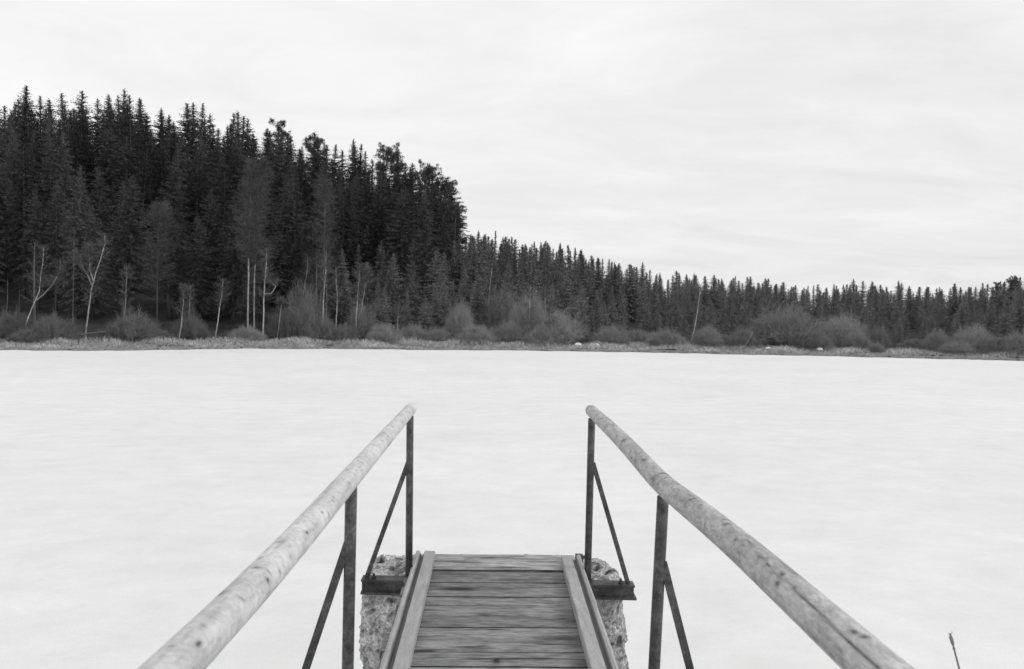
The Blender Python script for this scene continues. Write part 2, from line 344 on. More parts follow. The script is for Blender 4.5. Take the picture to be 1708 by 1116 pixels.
# the dark gap trees behind the bushes on the right
def third(px, a, b):
    return a if px < b[0] else None
def spruce_label(z, px, Y):
    def pick(tab): return next(b_ for a_, b_ in tab if px < a_)
    if z == 'back':
        k = 'on the hill crest ' if Y > 118 else 'below the crest ' if Y > 104 else 'half way up the hill '
        w_ = pick([(45, 'at the left edge'), (110, 'above the forked birch'), (170, 'above the tall leaning birch'), (240, 'above the slender grey birch'), (320, 'above the two small birches'), (400, 'left of the pale larches'),
                   (450, 'behind the pale larches'), (510, 'right of the pale larches'), (565, 'above the bright white birch'), (620, 'above the twin stemmed birch'), (690, 'beside the first ragged pines'), (9999, 'beside the last pines of the stand')])
        return 'tall dark spruce ' + k + w_, 'tall spruces ' + k + w_
    if z == 'front':
        k = 'front row at hill foot, ' if Y < 79 else 'second row at hill foot, '
        w_ = pick([(30, 'at the left edge'), (110, 'behind the forked birch'), (180, 'behind the tall leaning birch'), (250, 'behind the slender grey birch'), (340, 'behind the two small birches'), (400, 'left of the pale larches'), (470, 'behind the round bush and pale larches'), (9999, 'behind the thicket of thin birches')])
        return 'dark spruce ' + k + w_, 'spruces ' + k + w_
    w_ = pick([(580, 'behind the bright white birch'), (620, 'behind the twin stemmed birch'), (665, 'above the low pale bush'), (710, 'above the short thin birch'), (770, 'under the corner of the pine stand'), (830, 'just right of the tall stand'), (880, 'behind the curved-foot birch'),
               (940, 'behind the broad pale bush'), (1000, 'behind the pale reed mound'), (1060, 'behind the round bush right of the mound'), (1130, 'left of the lone white birch'), (1210, 'right of the lone white birch'), (1270, 'behind the bent sapling'),
               (1350, 'behind the largest domed bush'), (1440, 'behind the second domed bush'), (1500, 'behind the slim bare tree'), (1580, 'in the dark gap between bushes'), (1650, 'behind the domed bush of the right-hand thicket'), (9999, 'at the right edge')])
    k = 'front row ' if Y < 80 else 'second row ' if Y < 91 else 'rear '
    return k + 'young spruce ' + w_, k + 'young spruces ' + w_
seen = [t for t in trees if -25 < t[6] < 1733]; unseen = [t for t in trees if not -25 < t[6] < 1733]
indiv = seen[:300]; rest = seen[300:]
for n, (_, kind, x, y, H, z, px) in enumerate(indiv):
    lab, grp = spruce_label(z, px, y)
    if kind == 'm': put_tree(kind, 'spruce_tree', x, y, H, MAT_H, MATURE[n % 6], lab, grp, 'spruce', random.uniform(.85, 1.4) * (18 / H) ** .3)
    else: put_tree(kind, 'young_spruce', x, y, H, YNG_H, YOUNG[(n * 5 + int(x * 3)) % 8], lab, grp, 'spruce', random.uniform(.6, 1.3) * (9 / H) ** .3)
for rest, nm_, lb_ in ((rest, 'distant_forest', 'far rows of small spruces closing the skyline behind the right shore'), (unseen, 'outer_forest', 'spruce forest running on past both sides of the picture')):
    parts = []; cache = {}
    for n, (_, kind, x, y, H, z, px) in enumerate(rest):
        me = (MATURE[n % 6] if kind == 'm' else YOUNG[(n * 5 + int(x * 3)) % 8])[1]; pH = MAT_H if kind == 'm' else YNG_H
        if me.name not in cache:
            a = np.empty(len(me.vertices) * 3); me.vertices.foreach_get('co', a); cache[me.name] = a.reshape(-1, 3)
        c = cache[me.name]; s = H / pH; ws = s * random.uniform(.6, 1.3) * (9 / max(H, 6)) ** .35; an = random.uniform(0, 6.28)
        Vn = np.stack([(c[:, 0] * math.cos(an) - c[:, 1] * math.sin(an)) * ws + x, (c[:, 0] * math.sin(an) + c[:, 1] * math.cos(an)) * ws + y, c[:, 2] * s + ground1(x, y) - .1], 1)
        parts.append((Vn, np.arange(len(Vn)).reshape(-1, 4)))
    V, Fc = cat(parts)
    tag(obj(nm_, mesh(nm_, V, Fc, M['young' if nm_[0] == 'd' else 'needle'])), lb_, 'forest', kind='stuff')
print('trees', len(trees), 'rest', len(rest))

PL = [(641, 244, 117, 'ragged pine with open see-through top, first of the pines from the left'), (664, 256, 113, 'ragged pine leaning over the dark spruces, second of the pines from the left'), (690, 292, 108, 'short-topped pine in the dip between the ragged pines'),
      (710, 276, 116, 'ragged pine with flat sprays above the end of the hill stand'), (726, 296, 110, 'pine with dense rounded top near the end of the hill stand'), (745, 306, 114, 'pine at the shoulder where the hill stand drops away'),
      (757, 340, 109, 'pine on the outer edge of the hill stand, its crown ragged against the sky'), (458, 205, 123, 'lone ragged pine on the crest between dark spruces'), (521, 232, 121, 'bushy pine on the crest after the first dip'), (1694, 462, 112, 'ragged pine top at the right edge of the skyline'), (1660, 472, 120, 'thin pine near the right edge of the skyline')]
for i, (px, py, Y, lab) in enumerate(PL):
    t = at(px, py, Y); H = t.z - ground1(t.x, Y)
    put_tree('p', 'pine_tree', t.x, Y, H, 17.0, PINES[i % 3], lab, 'pines on the skyline', 'pine', min(1.0, .85 * 17 / H) if H > 9 else .9)

# ------------------------------------------------------------------ bare trees on the shore
def twigs_along(pts, n, spread, length, upb, seed, wd=.011, start=.25):
    """fine branching spray around the upper part of a polyline"""
    r = np.random.default_rng(seed); pts = np.array([list(p) for p in pts]); T = np.linspace(0, 1, len(pts))
    t = r.uniform(start, 1, n); c = np.stack([np.interp(t, T, pts[:, k]) for k in range(3)], 1)
    a = r.uniform(0, 6.28, n); taper = (1.15 - t) * .9 + .25
    d = unit(np.stack([np.cos(a) * spread, np.sin(a) * spread, np.full(n, upb) + r.normal(size=n) * .15], 1)); ln = length * taper * r.uniform(.5, 1.2, n)
    segs = []; e1 = c + d * ln[:, None] * .55; d2 = unit(d + np.array([0, 0, .15]) + r.normal(size=(n, 3)) * .3); e2 = e1 + d2 * ln[:, None] * .5
    segs += [(c, e1, wd * 1.7), (e1, e2, wd * 1.2)]
    for k in range(13):
        f = r.uniform(.2, 1, (n, 1)); b = np.where(f < .55, c + (e1 - c) * f / .55, e1 + (e2 - e1) * (f - .55) / .45)
        dd = unit(d2 * .7 + r.normal(size=(n, 3)) * .6 + np.array([0, 0, -.2])); q = b + dd * (ln[:, None] * r.uniform(.15, .42, (n, 1)))
        segs.append((b, q, wd * .75))
    return cat([thin(p, q, w_, .4) for p, q, w_ in segs])
def bare_tree(name, stems, Y, r0, label, catg='birch', group='bare trees along the far shore', m='birch', ntw=40, spread=.55, length=1.6, upb=.9, start=.3, ext=0.0, kill=False):
    Y = Y + float(edge(at(stems[0][0][0], 575, 58).x)) - 57.6
    base = at(stems[0][0][0], stems[0][0][1], Y); gz = ground1(base.x, Y)
    e = empty(name, (base.x, Y, gz), label, catg, group); o = Vector((base.x, Y, gz)); tw = []
    for si, st in enumerate(stems):
        pts = [at(px, py, Y + (si * .25 if catg != 'larch' else 0)) for px, py in st]
        if si == 0: pts = [Vector((pts[0].x + (pts[0].x - pts[1].x) * .1, Y, gz - .15))] + pts if pts[0].z > gz + .1 else pts
        pts = [p - o for p in pts]
        if ext and not (catg == 'larch' and si == 0 and len(stems) > 1): # continue up into a fading leader
            d = (pts[-1] - pts[-2]).normalized(); pts += [pts[-1] + (d + Vector((0, 0, .5))).normalized() * ext * .5, pts[-1] + (d * .6 + Vector((0, 0, 1))).normalized() * ext]
        # smooth
        fine = []
        for i in range(len(pts) - 1):
            for j in range(3): fine.append(pts[i].lerp(pts[i + 1], j / 3) + Vector((random.uniform(-.02, .02), 0, 0)))
        fine.append(pts[-1]); n = len(fine)
        rr = r0 * (.62 if si == 0 else .42)
        if catg == 'larch' and len(stems) > 1: rr = r0 * (.5 if si == 0 else .38)
        b = B(); b.tube(fine, [max(.008, rr * (1 - (.3 if catg == 'larch' and si == 0 and len(stems) > 1 else .8) * i / (n - 1)) * (1 if not kill else 1)) for i in range(n)], 6); b.build('trunk' if si == 0 else 'limb', M['palebark' if catg == 'larch' and si else m], e, True)  # upper larch trunk gets darker bark, its crown's shade put into colour
        two = catg == 'larch' and len(stems) > 1
        if ntw: tw.append(twigs_along(fine, ntw if not (two and si == 0) else 90, spread, length * (1 if not two else .75 if si else .5), upb, random.randint(0, 9999), start=start if not two else 0 if si else .45))
    if tw: V, Fc = cat(tw); obj('crown', mesh('crown', V, Fc, M['larch' if catg == 'larch' else 'twig']), e)
    return e
BT = [
 ([[(40, 550), (50, 522), (58, 503), (66, 485), (68, 460), (71, 440)], [(58, 503), (72, 492), (85, 478), (95, 462)]], 63, .10, 'leaning white birch forking low into two curved stems'),
 ([[(143, 556), (147, 520), (152, 485), (160, 455), (172, 418)], [(154, 478), (148, 462), (140, 450)], [(156, 468), (150, 450), (149, 435)]], 62.5, .11, 'tall white birch leaning right above the fallen log'),
 ([[(201, 565), (207, 530), (210, 500), (211, 470)]], 63, .08, 'slender grey birch just right of the tall leaning birch'),
 ([[(298, 570), (302, 545), (304, 525), (306, 500)]], 62, .07, 'small birch curving up in front of a dark gap, left of its twin'),
 ([[(314, 560), (315, 530), (317, 500)]], 64, .06, 'small birch standing straight beside the curving one'),
 ([[(358, 570), (362, 545), (367, 508), (370, 490)]], 62, .08, 'small white birch leaning right with a rounded twiggy crown'),
 ([[(439, 545), (440, 505), (442, 470), (444, 440)], [(441, 490), (452, 490), (460, 478), (452, 470)]], 62, .11, 'mottled white birch with a limb curled back on itself'),
 ([[(461, 570), (465, 545), (469, 510)]], 62, .05, 'thin birch sapling left of the birch thicket'),
 ([[(505, 568), (505, 520), (506, 490), (512, 455)]], 63, .06, 'thin birch on the left side of the twiggy thicket'),
 ([[(526, 560), (527, 510), (528, 450)]], 65, .06, 'thin birch in the middle of the twiggy thicket'),
 ([[(537, 566), (539, 520), (541, 480), (543, 450)]], 62, .07, 'pale birch on the right side of the twiggy thicket'),
 ([[(545, 545), (545, 480), (544, 420)]], 67, .07, 'tall straight grey birch rising behind the thicket'),
 ([[(560, 566), (561, 530), (563, 500), (561, 470)]], 62.5, .09, 'bright white birch standing clear against a dark gap'),
 ([[(593, 570), (594, 530), (596, 495), (599, 465)], [(594, 540), (603, 515), (608, 485), (610, 465)]], 62.5, .08, 'twin stemmed birch with a narrow pale crown'),
 ([[(663, 570), (663, 545), (664, 520)]], 62, .06, 'short thin birch alone between low bushes'),
 ([[(870, 570), (878, 556), (883, 540), (884, 500)]], 63, .08, 'birch with a strongly curved foot in the pale thicket'),
 ([[(911, 565), (910, 540), (909, 500)]], 64, .06, 'faint upright birch right of the curved-foot birch'),
 ([[(926, 570), (921, 550), (918, 525)]], 62, .05, 'small birch leaning left at the edge of the pale thicket'),
 ([[(1153, 572), (1158, 550), (1162, 527), (1166, 500)]], 62, .09, 'white birch leaning right alone amid the mid-shore bushes'),
 ([[(812, 560), (815, 500), (820, 455)]], 70, .06, 'grey stem showing high against the young spruces'),
]
for i, (st, Y, r0, lab) in enumerate(BT): bare_tree('birch_tree', st, Y, r0, lab, ext=1.2 if i not in (17, 14, 7) else .6, ntw=75, length=1.1 if r0 > .065 else .85, spread=.7, upb=.5, start=.35)
# tall pale larches whose crowns stand grey in front of the spruces
for st, Y, r0, lab in (
 ([[(413, 548), (414, 480), (415, 425)], [(415, 430), (418, 330), (420, 268)]], 64.5, .17, 'tall bare larch with a bright lower trunk, left of a pair'),
 ([[(424, 545), (424, 470), (425, 440)], [(425, 445), (432, 300), (436, 262)]], 65, .15, 'tall bare larch, right of the pair, its trunk duller'),
 ([[(58, 560), (57, 500), (57, 450), (58, 405)]], 66, .20, 'thick grey dead trunk behind the forked birch'),
 ([[(121, 560), (122, 500), (123, 440), (124, 380)]], 68, .10, 'dull grey stem between the forked and leaning birches'),
 ([[(262, 560), (262, 480), (264, 380), (266, 340)]], 70, .13, 'tall bare larch standing grey among the dark spruces'),
 ([[(538, 560), (540, 460), (542, 350), (544, 300)]], 66, .12, 'tall bare larch behind the birch thicket'),
 ([[(1464, 575), (1464, 545), (1466, 520), (1467, 505)]], 63, .09, 'slim bare tree against the dark gap right of the domed bushes')):
    px0 = st[0][0][0]; dead = 'dead' in lab; big = 'larch' in lab
    bare_tree('larch_tree' if big else 'dead_tree' if dead else 'bare_tree', st, Y, r0, lab, 'larch' if big else 'tree', m='birch' if px0 in (413, 424) else 'palebark', ntw=420 if big else 26 if not dead else 30, length=2.0 if big else 1.1, upb=.25 if big else .9, spread=.8, start=.35 if big else .5)
for px, y0, y1, lab in ((12, 560, 466, 'broken pale trunk without branches at the far left edge'), (93, 560, 470, 'slender branchless pole behind the left bushes'), (32, 560, 478, 'dull branchless pole right of the broken trunk')):
    bare_tree('dead_tree', [[(px, y0), (px, (y0 + y1) / 2), (px + .5, y1)]], 66, .11 if px == 12 else .06, lab, 'dead tree', m='palebark', ntw=0)
# bent stick and fallen log
bare_tree('bent_sapling', [[(1233, 581), (1243, 576), (1250, 567), (1255, 554)]], 59.6, .04, 'bare sapling bent in an arc over the reeds', 'sapling', 'none', ntw=0)
b = B(); p = at(131, 559, 58.0); q = at(176, 553, 57.7); b.tube([p, p.lerp(q, .5), q], [.09, .07, .03], 7); b.tube([p + Vector((0, 0, -.6)), p + Vector((0, 0, .02))], [.05, .05], 6)
o = b.build('fallen_log', M['palebark'], smooth=True); tag(o, 'pale fallen log propped at the foot of the tall leaning birch', 'log')

# ------------------------------------------------------------------ bushes
def bush_mesh(seed, hw=1.0, h=1.0, stems=70, lean=0):
    r = np.random.default_rng(seed); n = stems; segs = []
    a = r.uniform(0, 6.28, n); rad = r.uniform(0, 1, n) ** .6; el = np.sqrt(np.clip(1 - rad ** 2, 0, 1)) * r.uniform(.6, 1.03, n) * (.82 + .18 * np.sin(a * 3 + seed) * rad + .12 * np.sin(a * 5 + 2 * seed))
    base = np.stack([np.cos(a) * rad * .3, np.sin(a) * rad * .3, np.full(n, -.03)], 1)
    tip = np.stack([np.cos(a) * rad + lean * el, np.sin(a) * rad, np.maximum(el, .18)], 1)
    mid = base + (tip - base) * .5 + np.stack([np.cos(a), np.sin(a), np.zeros(n)], 1) * (.10 * rad)[:, None] + r.normal(size=(n, 3)) * .06
    segs += [(base, mid, .012), (mid, tip, .007)]
    for k in range(26):
        f = r.uniform(.25, 1, (n, 1)) ** .8; b0 = np.where(f < .5, base + (mid - base) * f * 2, mid + (tip - mid) * (f - .5) * 2)
        d = unit(tip - base + r.normal(size=(n, 3)) * .55); q = b0 + d * r.uniform(.10, .3, (n, 1)); segs.append((b0, q, .0031))
        if k % 2 == 0:
            b1 = b0 + (q - b0) * r.uniform(.3, .9, (n, 1)); segs.append((b1, b1 + unit(d + r.normal(size=(n, 3)) * .4) * r.uniform(.06, .16, (n, 1)), .0022))
    V, f = cat([thin(p, q, w_, .4) for p, q, w_ in segs]); return V, f
BMD = [mesh('bush', *bush_mesh(420 + i, stems=(300, 240, 320)[i]), M['darkshrub']) for i in range(3)]
BM = [mesh('bush', *bush_mesh(400 + i, stems=(340, 270, 380, 300)[i]), M['shrub']) for i in range(4)]
# px centre, top y, half width px, depth, label
BU = [
 (18, 515, 42, 63, 'wide grey bush at the far left edge'), (88, 520, 38, 61.8, 'domed bush at the foot of the forked birch'), (50, 545, 30, 61, 'low dark bush under the forked birch'),
 (222, 515, 40, 62.5, 'loose bush around the slender grey birch'), (180, 545, 26, 62.3, 'low bush behind the fallen log'), (262, 548, 26, 62, 'low bush left of the two small birches'),
 (318, 520, 26, 62.5, 'upright bush around the two small birches'), (340, 548, 20, 62, 'low bush right of the two small birches'), (412, 541, 27, 61, 'small evenly round bush below the tall pale trunks'),
 (385, 550, 22, 63, 'low bush left of the small round bush'), (468, 515, 26, 63, 'loose bush around the thin birch sapling'), (508, 470, 36, 63.5, 'tall pale bush in the birch thicket'),
 (535, 520, 30, 62, 'bush at the foot of the pale thicket birch'), (575, 538, 24, 61.5, 'bush right of the bright white birch'), (603, 500, 24, 63.5, 'narrow upright bush behind the twin stemmed birch'),
 (642, 535, 28, 61.5, 'pale low bush right of the twin stemmed birch'), (690, 540, 24, 63, 'small dark bush right of the short birch'), (730, 545, 26, 62.5, 'low bush beneath the young spruces'),
 (768, 498, 24, 63, 'narrow pale bush leaning over'), (795, 540, 34, 61.5, 'broad pale bush beside the narrow one'), (835, 480, 40, 68, 'tall loose bush against the young spruces'),
 (850, 535, 28, 62, 'dark low bush left of the curved-foot birch'), (884, 484, 34, 64, 'tall pale bush behind the curved-foot birch'), (930, 515, 40, 63, 'broad pale bush at the end of the thicket'), (905, 545, 30, 61, 'low bush in front of the broad pale bush'),
 (965, 540, 22, 63, 'small bush by the snow remnant'), (1020, 540, 30, 61.8, 'round bush right of the pale reed mound'), (1062, 545, 22, 63, 'small bush between two round ones'), (1113, 547, 31, 61, 'round bush left of the lone white birch'),
 (1085, 552, 20, 64, 'low dark bush left of a round one'), (1180, 543, 24, 62, 'round bush right of the lone white birch'), (1243, 545, 28, 62, 'round bush left of the largest dome'), (1210, 556, 18, 63, 'low bush near the bent sapling'),
 (1312, 506, 58, 63, 'largest domed bush on the shore'), (1402, 518, 44, 63.5, 'second largest domed bush, right of the largest'), (1355, 548, 34, 61, 'low bush between the two large domes'), (1430, 556, 26, 61, 'low bush at the right foot of the second dome'),
 (1466, 545, 18, 62.5, 'narrow bush at the slim bare tree'), (1462, 570, 14, 59.5, 'small tuft of bush standing in the reeds'), (1525, 562, 24, 61.5, 'low thin bush before the dark gap'), (1565, 548, 22, 62, 'thin bush right of the dark gap'),
 (1625, 540, 32, 60.5, 'domed bush before the long right-hand thicket'), (1600, 566, 28, 60.5, 'low bush left of the right-hand thicket'), (1665, 556, 34, 59.8, 'low broad bush in the right-hand thicket'), (1705, 550, 36, 60, 'broad bush cut by the right edge'), (1650, 578, 20, 59.2, 'lowest bush in front of the right-hand thicket'),
]
for i, (px, ty, hw, Y, lab) in enumerate(BU):
    Y = edge(at(px, 575, 58).x) + (Y - 57.6)
    t = at(px, ty, Y); gz = ground1(t.x, Y); h = t.z - gz; hwm = hw * Y / F
    o = obj('willow_bush', BM[i % 4] if px > 600 or px in (412, 508, 535) else BMD[i % 3], None, (t.x, Y, gz)); o.scale = (hwm * 1.12, hwm * random.uniform(.8, 1.1), h * random.uniform(.97, 1.08)); o.rotation_euler.z = random.uniform(-.5, .5)
    tag(o, lab, 'bush', 'bare bushes along the far shore')

# ------------------------------------------------------------------ dry reeds and grass on the far bank
n = 60000
X = rng.uniform(-52, 56, n); sd_ = rng.uniform(.0, 1, n) ** .8 * 4.6
E = edge(X); Y = E + .04 + sd_
Z = zf(X, Y); px = X
clump = np.array([noise.noise(Vector((x * .35, y * .8, 3.1))) for x, y in zip(X, Y)])
hgt = (.06 + .22 * rng.random(n) ** 1.5 + .38 * np.clip(clump, -.3, .7)) * np.clip(.5 + sd_ * .3, .4, 1.1)
P = np.stack([X, Y, Z - .02], 1); Q = P + np.stack([rng.normal(size=n) * .16, rng.normal(size=n) * .12, np.maximum(hgt, .06)], 1)
V, Fc = thin(P, Q, rng.uniform(.010, .022, n), .35)
tone = np.repeat(rng.uniform(.4, 1.1, n) * (1 + .8 * clump), 4)
tag(obj('dry_reeds', mesh('dry_reeds', V, Fc, M['reed'], attrs={'tone': tone})), 'pale dry reeds and grass in a band along the far shore', 'reeds', kind='stuff')

# snow remnants and reed mound on the far bank
def heap(px, py, Y, wpx, hpx, m, name, lab, catg, group=None):
    e0 = float(edge(at(px, 575, 58).x)); cand = [e0 + .6 + .1 * k for k in range(18)]
    Y = min(cand, key=lambda y_: abs(proj((at(px, 575, y_).x, y_, ground1(at(px, 575, y_).x, y_)))[1] - py))
    c = at(px, py, Y); c.z = ground1(c.x, Y) + (.20 if m == 'snow' else 0); w_ = wpx * Y / F; h = hpx * Y / F; b = B(); n, k = 20, 6; gz = c.z
    v = [(0, 0, h)]; f = []
    for j in range(1, k + 1):
        for i in range(n):
            a = 2 * math.pi * i / n; rr = j / k; q = 1 + .18 * math.sin(3 * a + px) + random.uniform(-.06, .06)
            v.append((math.cos(a) * rr * w_ / 2 * q, math.sin(a) * rr * w_ / 2 * q * .7, h * (1 - rr ** 1.6) - .12 * (j == k)))
    for i in range(n): f.append((0, 1 + i, 1 + (i + 1) % n))
    for j in range(k - 1):
        for i in range(n): a, c2 = 1 + j * n + i, 1 + j * n + (i + 1) % n; f.append((a, a + n, c2 + n, c2))
    b.add(v, f); o = b.build(name, M[m], None, True, loc=(c.x, c.y, gz)); return tag(o, lab, catg, group)
heap(964, 569, 61.5, 11, 1.5, 'snow', 'snow_patch', 'small white snow remnant beneath the pale thicket', 'snow patch')
heap(994, 574, 60.8, 12, 2, 'snow', 'snow_patch', 'white snow remnant topping the pale reed mound', 'snow patch')
heap(988, 580, 59.9, 34, 8, 'reed', 'reed_mound', 'pale mound of flattened reeds at the ice edge', 'mound')
bpy.data.objects['reed_mound'].data.attributes.new('tone', 'FLOAT', 'POINT').data.foreach_set('value', [.55] * len(bpy.data.objects['reed_mound'].data.vertices))
heap(1367, 576, 60.4, 10, 2, 'snow', 'snow_patch', 'white snow remnant between the two large domed bushes', 'snow patch')
heap(1282, 577, 60.4, 9, 1.2, 'snow', 'snow_patch', 'faint snow remnant under the largest domed bush', 'snow patch')

# ------------------------------------------------------------------ the jetty
DZ = 1.4
jetty = empty('jetty', (0, 4.0, 0), 'narrow plank jetty with log handrails on rusty steel frames reaching over the ice', 'jetty')
def J(name, b, m, parent=None, smooth=False):  # local coordinates relative to the jetty's base
    o = b.build(name, M[m], parent or jetty, smooth)
    return o
def jl(p): return Vector(p) - Vector((0, 4.0, 0))
# deck: transverse planks
STAIN_SHADE = [(765, 983, .15, .035, 1.2), (690, 975, .08, .02, .7), (700, 979, .10, .008, .6), (850, 983, .10, .007, .7), (808, 1025, .04, .009, .7), (750, 1047, .07, .012, .6), (930, 1064, .09, .014, .8), (828, 1103, .016, .012, 1.6),
         (700, 1062, .05, .009, .5), (965, 1075, .06, .12, .35), (955, 1030, .06, .12, .35), (975, 1110, .06, .10, .4), (800, 1086, .05, .008, .4), (948, 988, .05, .06, .4), (740, 956, .2, .006, .4), (900, 960, .15, .02, .3), (780, 936, .04, .01, .3)]  # broad faint spots by the right kerb: damp plus contact shade painted in
SW = [(onz(px, py, DZ).x, onz(px, py, DZ).y, sx, sy, a) for px, py, sx, sy, a in [(a_, b_, c_, d_ * (2.2 if d_ < .02 else 1), e_) for a_, b_, c_, d_, e_ in STAIN_SHADE]]
b = B(); stain_shade = []; tone = []
ed = [5.22, 4.90, 4.70, 4.61, 4.46, 4.33, 4.17, 4.02, 3.87, 3.72, 3.57]
while ed[-1] > -3: ed.append(ed[-1] - random.uniform(.14, .17))
xl, xr = -.50, .57
for i in range(len(ed) - 1):
    gp = random.choice((.004, .006, .009, .013)); y1, y0 = ed[i] - .001, ed[i + 1] + gp; tn = random.uniform(.8, 1.15); dz = random.uniform(-.003, .003)
    if i == 0: tn = 1.45; dz = .012
    if i == 1: tn = .95
    if i == 2: tn = .8; dz = -.004
    nx, ny = (72, 14) if y1 > 3.3 else (12, 3); e0, e1 = random.uniform(-.012, .012), random.uniform(-.012, .012)
    v = []; off = len(b.v)
    for jy in range(ny + 1):
        for jx in range(nx + 1):
            x = xl + e0 + (xr - xl + e1 - e0) * jx / nx; y = y0 + (y1 - y0) * jy / ny
            wobble = .004 * noise.noise(Vector((x * 3, i * 7.3, 0))) * (1 if jy in (0, ny) else 0)
            z = DZ + dz + .0015 * noise.noise(Vector((x * 4, y * 30, 1))) - (.005 if jy in (0, ny) else 0)
            v.append((x, y - 4.0 + wobble, z)); s_ = 0
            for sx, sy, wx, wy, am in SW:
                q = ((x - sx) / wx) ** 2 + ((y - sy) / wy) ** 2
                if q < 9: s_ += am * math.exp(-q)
            stain_shade.append(min(1, s_)); tone.append(tn)
    f = [(jy * (nx + 1) + jx, jy * (nx + 1) + jx + 1, (jy + 1) * (nx + 1) + jx + 1, (jy + 1) * (nx + 1) + jx) for jy in range(ny) for jx in range(nx)]
    b.add(v, f)
    # sides and underside
    c = [v[0], v[nx], v[(ny + 1) * (nx + 1) - 1], v[ny * (nx + 1)]]; lo = [(p[0], p[1], DZ - .045) for p in c]
    b.add(c + lo, [(0, 4, 5, 1), (1, 5, 6, 2), (2, 6, 7, 3), (3, 7, 4, 0), (7, 6, 5, 4)]); stain_shade += [.5] * 8; tone += [tn * .8] * 8
obj('deck', mesh('deck', b.v, b.f, M['deck'], False, {'stain_shade': stain_shade, 'tone': tone}), jetty)
# kerb rails: grooved timbers lying along each deck edge
def kerb(px_in0, py0, px_out0, px_in1, px_out1, sgn):
    zt = DZ + .052; prof = [(0, 0), (0, .045), (.004, .052), (.064, .052), (.069, .044), (.078, .022), (.088, .020), (.094, .036), (.098, .050), (.110, .057), (.122, .050), (.126, .034), (.126, 0)]
    A = onz(px_in0, py0, zt); Bp = onz(px_in1, 1116, zt); d = (Bp - A) / (Bp.y - A.y)   # per metre of Y
    ys_ = np.concatenate([np.linspace(A.y, A.y - 2.2, 130), np.linspace(A.y - 2.3, -2.5, 20)]); v = []; st = []
    for y in ys_:
        x0 = A.x + d.x * (y - A.y)
        for k, (px_, pz) in enumerate(prof):
            nz = noise.noise(Vector((px_ * 30 + sgn * 9, y * 5, 0))); v.append((x0 + sgn * (px_ + .002 * nz), y - 4.0 + (.004 * noise.noise(Vector((k, 1, 5))) if y == ys_[0] else 0), DZ + .004 + pz + .0025 * nz * (pz > .01)))
            st.append((.75 if .066 < px_ < .096 else 0) + max(0, noise.noise(Vector((px_ * 12, y * 2.6 + sgn * 5, 2)))) * .45)  # groove coloured darker, with noise blotches along the timber
    m = len(prof); f = [(j * m + k, j * m + k + 1, (j + 1) * m + k + 1, (j + 1) * m + k) for j in range(len(ys_) - 1) for k in range(m - 1)]
    f.append(tuple(range(m))); f.append(tuple((len(ys_) - 1) * m + k for k in range(m)))
    return obj('kerb_rail', mesh('kerb_rail', v, f, M['kerb'], False, {'stain_shade': st}), jetty)
kerb(726, 920, 693, 680, 632, -1)
kerb(936, 927, 972, 986, 1024, 1)
# stringers under the deck
for x in (-.36, .42):
    b = B(); b.box(x - .03, x + .03, -6.6, 1.1, DZ - .165, DZ - .047, .004); J('stringer', b, 'steel')
# small bracket at the end of the deck
b = B(); p = jl(at(966, 926, 5.26)); b.box(p.x - .025, p.x + .025, p.y - .02, p.y + .02, p.z - .05, p.z + .006, .003); b.box(p.x - .005, p.x + .04, p.y - .012, p.y + .012, p.z - .02, p.z - .004); J('bracket', b, 'steel')

def frame(Y, Lt, Lb, Rt, Rb, lb0, lb1, rb0, rb1, xl_, xr_, zl, zr, bl=None):
    """cross beam with two pipe posts, two flat braces, bolts; all from photo pixels at depth Y"""
    cb = B()
    def zx(x): return zl + (zr - zl) * (x - xl_) / (xr_ - xl_)
    # channel: web and two flanges, slightly tilted like the photograph's
    def bar(x0, x1, y0, y1, dz0, dz1):
        v = []
        for x in (x0, x1):
            v += [(x, y0 - 4, zx(x) + dz0), (x, y1 - 4, zx(x) + dz0), (x, y1 - 4, zx(x) + dz1), (x, y0 - 4, zx(x) + dz1)]
        cb.add(v, [(0, 1, 2, 3), (7, 6, 5, 4), (0, 4, 5, 1), (1, 5, 6, 2), (2, 6, 7, 3), (3, 7, 4, 0)])
    bar(xl_, xr_, Y - .045, Y + .045, -.012, 0); bar(xl_ + .004, xr_ - .004, Y - .032, Y - .02, -.072, -.0122); bar(xl_, xr_ + .01, Y - .055, Y + .045, -.086, -.0722)
    o = J('cross_beam', cb, 'steel')
    for (tp, bt) in ((Lt, Lb), (Rt, Rb)):
        t = jl(at(*tp, Y)); q = jl(at(*bt, Y)); d = (q - t); zb = zx(q.x) - .0005; q = t + d * ((zb - t.z) / d.z)
        pb = B(); pb.tube([q, q.lerp(t, .33), q.lerp(t, .66), t], .0215, 16); J('post', pb, 'steel', o, True)
        fb = B(); fb.tube([(q.x, q.y, q.z), (q.x, q.y, q.z + .022)], .031, 12); J('weld_collar', fb, 'steel', o)
    for (tp, bt) in ((lb0, lb1), (rb0, rb1)):
        t = jl(at(*tp, Y - .012)); q = jl(at(*bt, Y - .012)); d = q - t; q = t + d * ((zx(q.x) + .001 - t.z) / d.z)
        pb = B(); pb.strut(q, t, .028, .010); J('brace', pb, 'steel', o)
        x = q.x + (.045 if q.x < 0 else -.045); z = zx(x)
        bb = B(); bb.tube([(x, Y - 4.015, z - .0005), (x, Y - 4.015, z + .014)], .014, 6); bb.tube([(x, Y - 4.015, z + .0142), (x, Y - 4.015, z + .03)], .007, 8); J('bolt', bb, 'steel', o)
    return o
Y1 = 4.80; Y2 = 2.86
a = at(604, 963, Y1); c = at(1057, 973, Y1)
frame(Y1, (684, 694), (682, 964), (987, 698), (980, 968), (682, 768), (612, 962), (989, 772), (1047, 972), a.x, c.x, a.z, c.z)
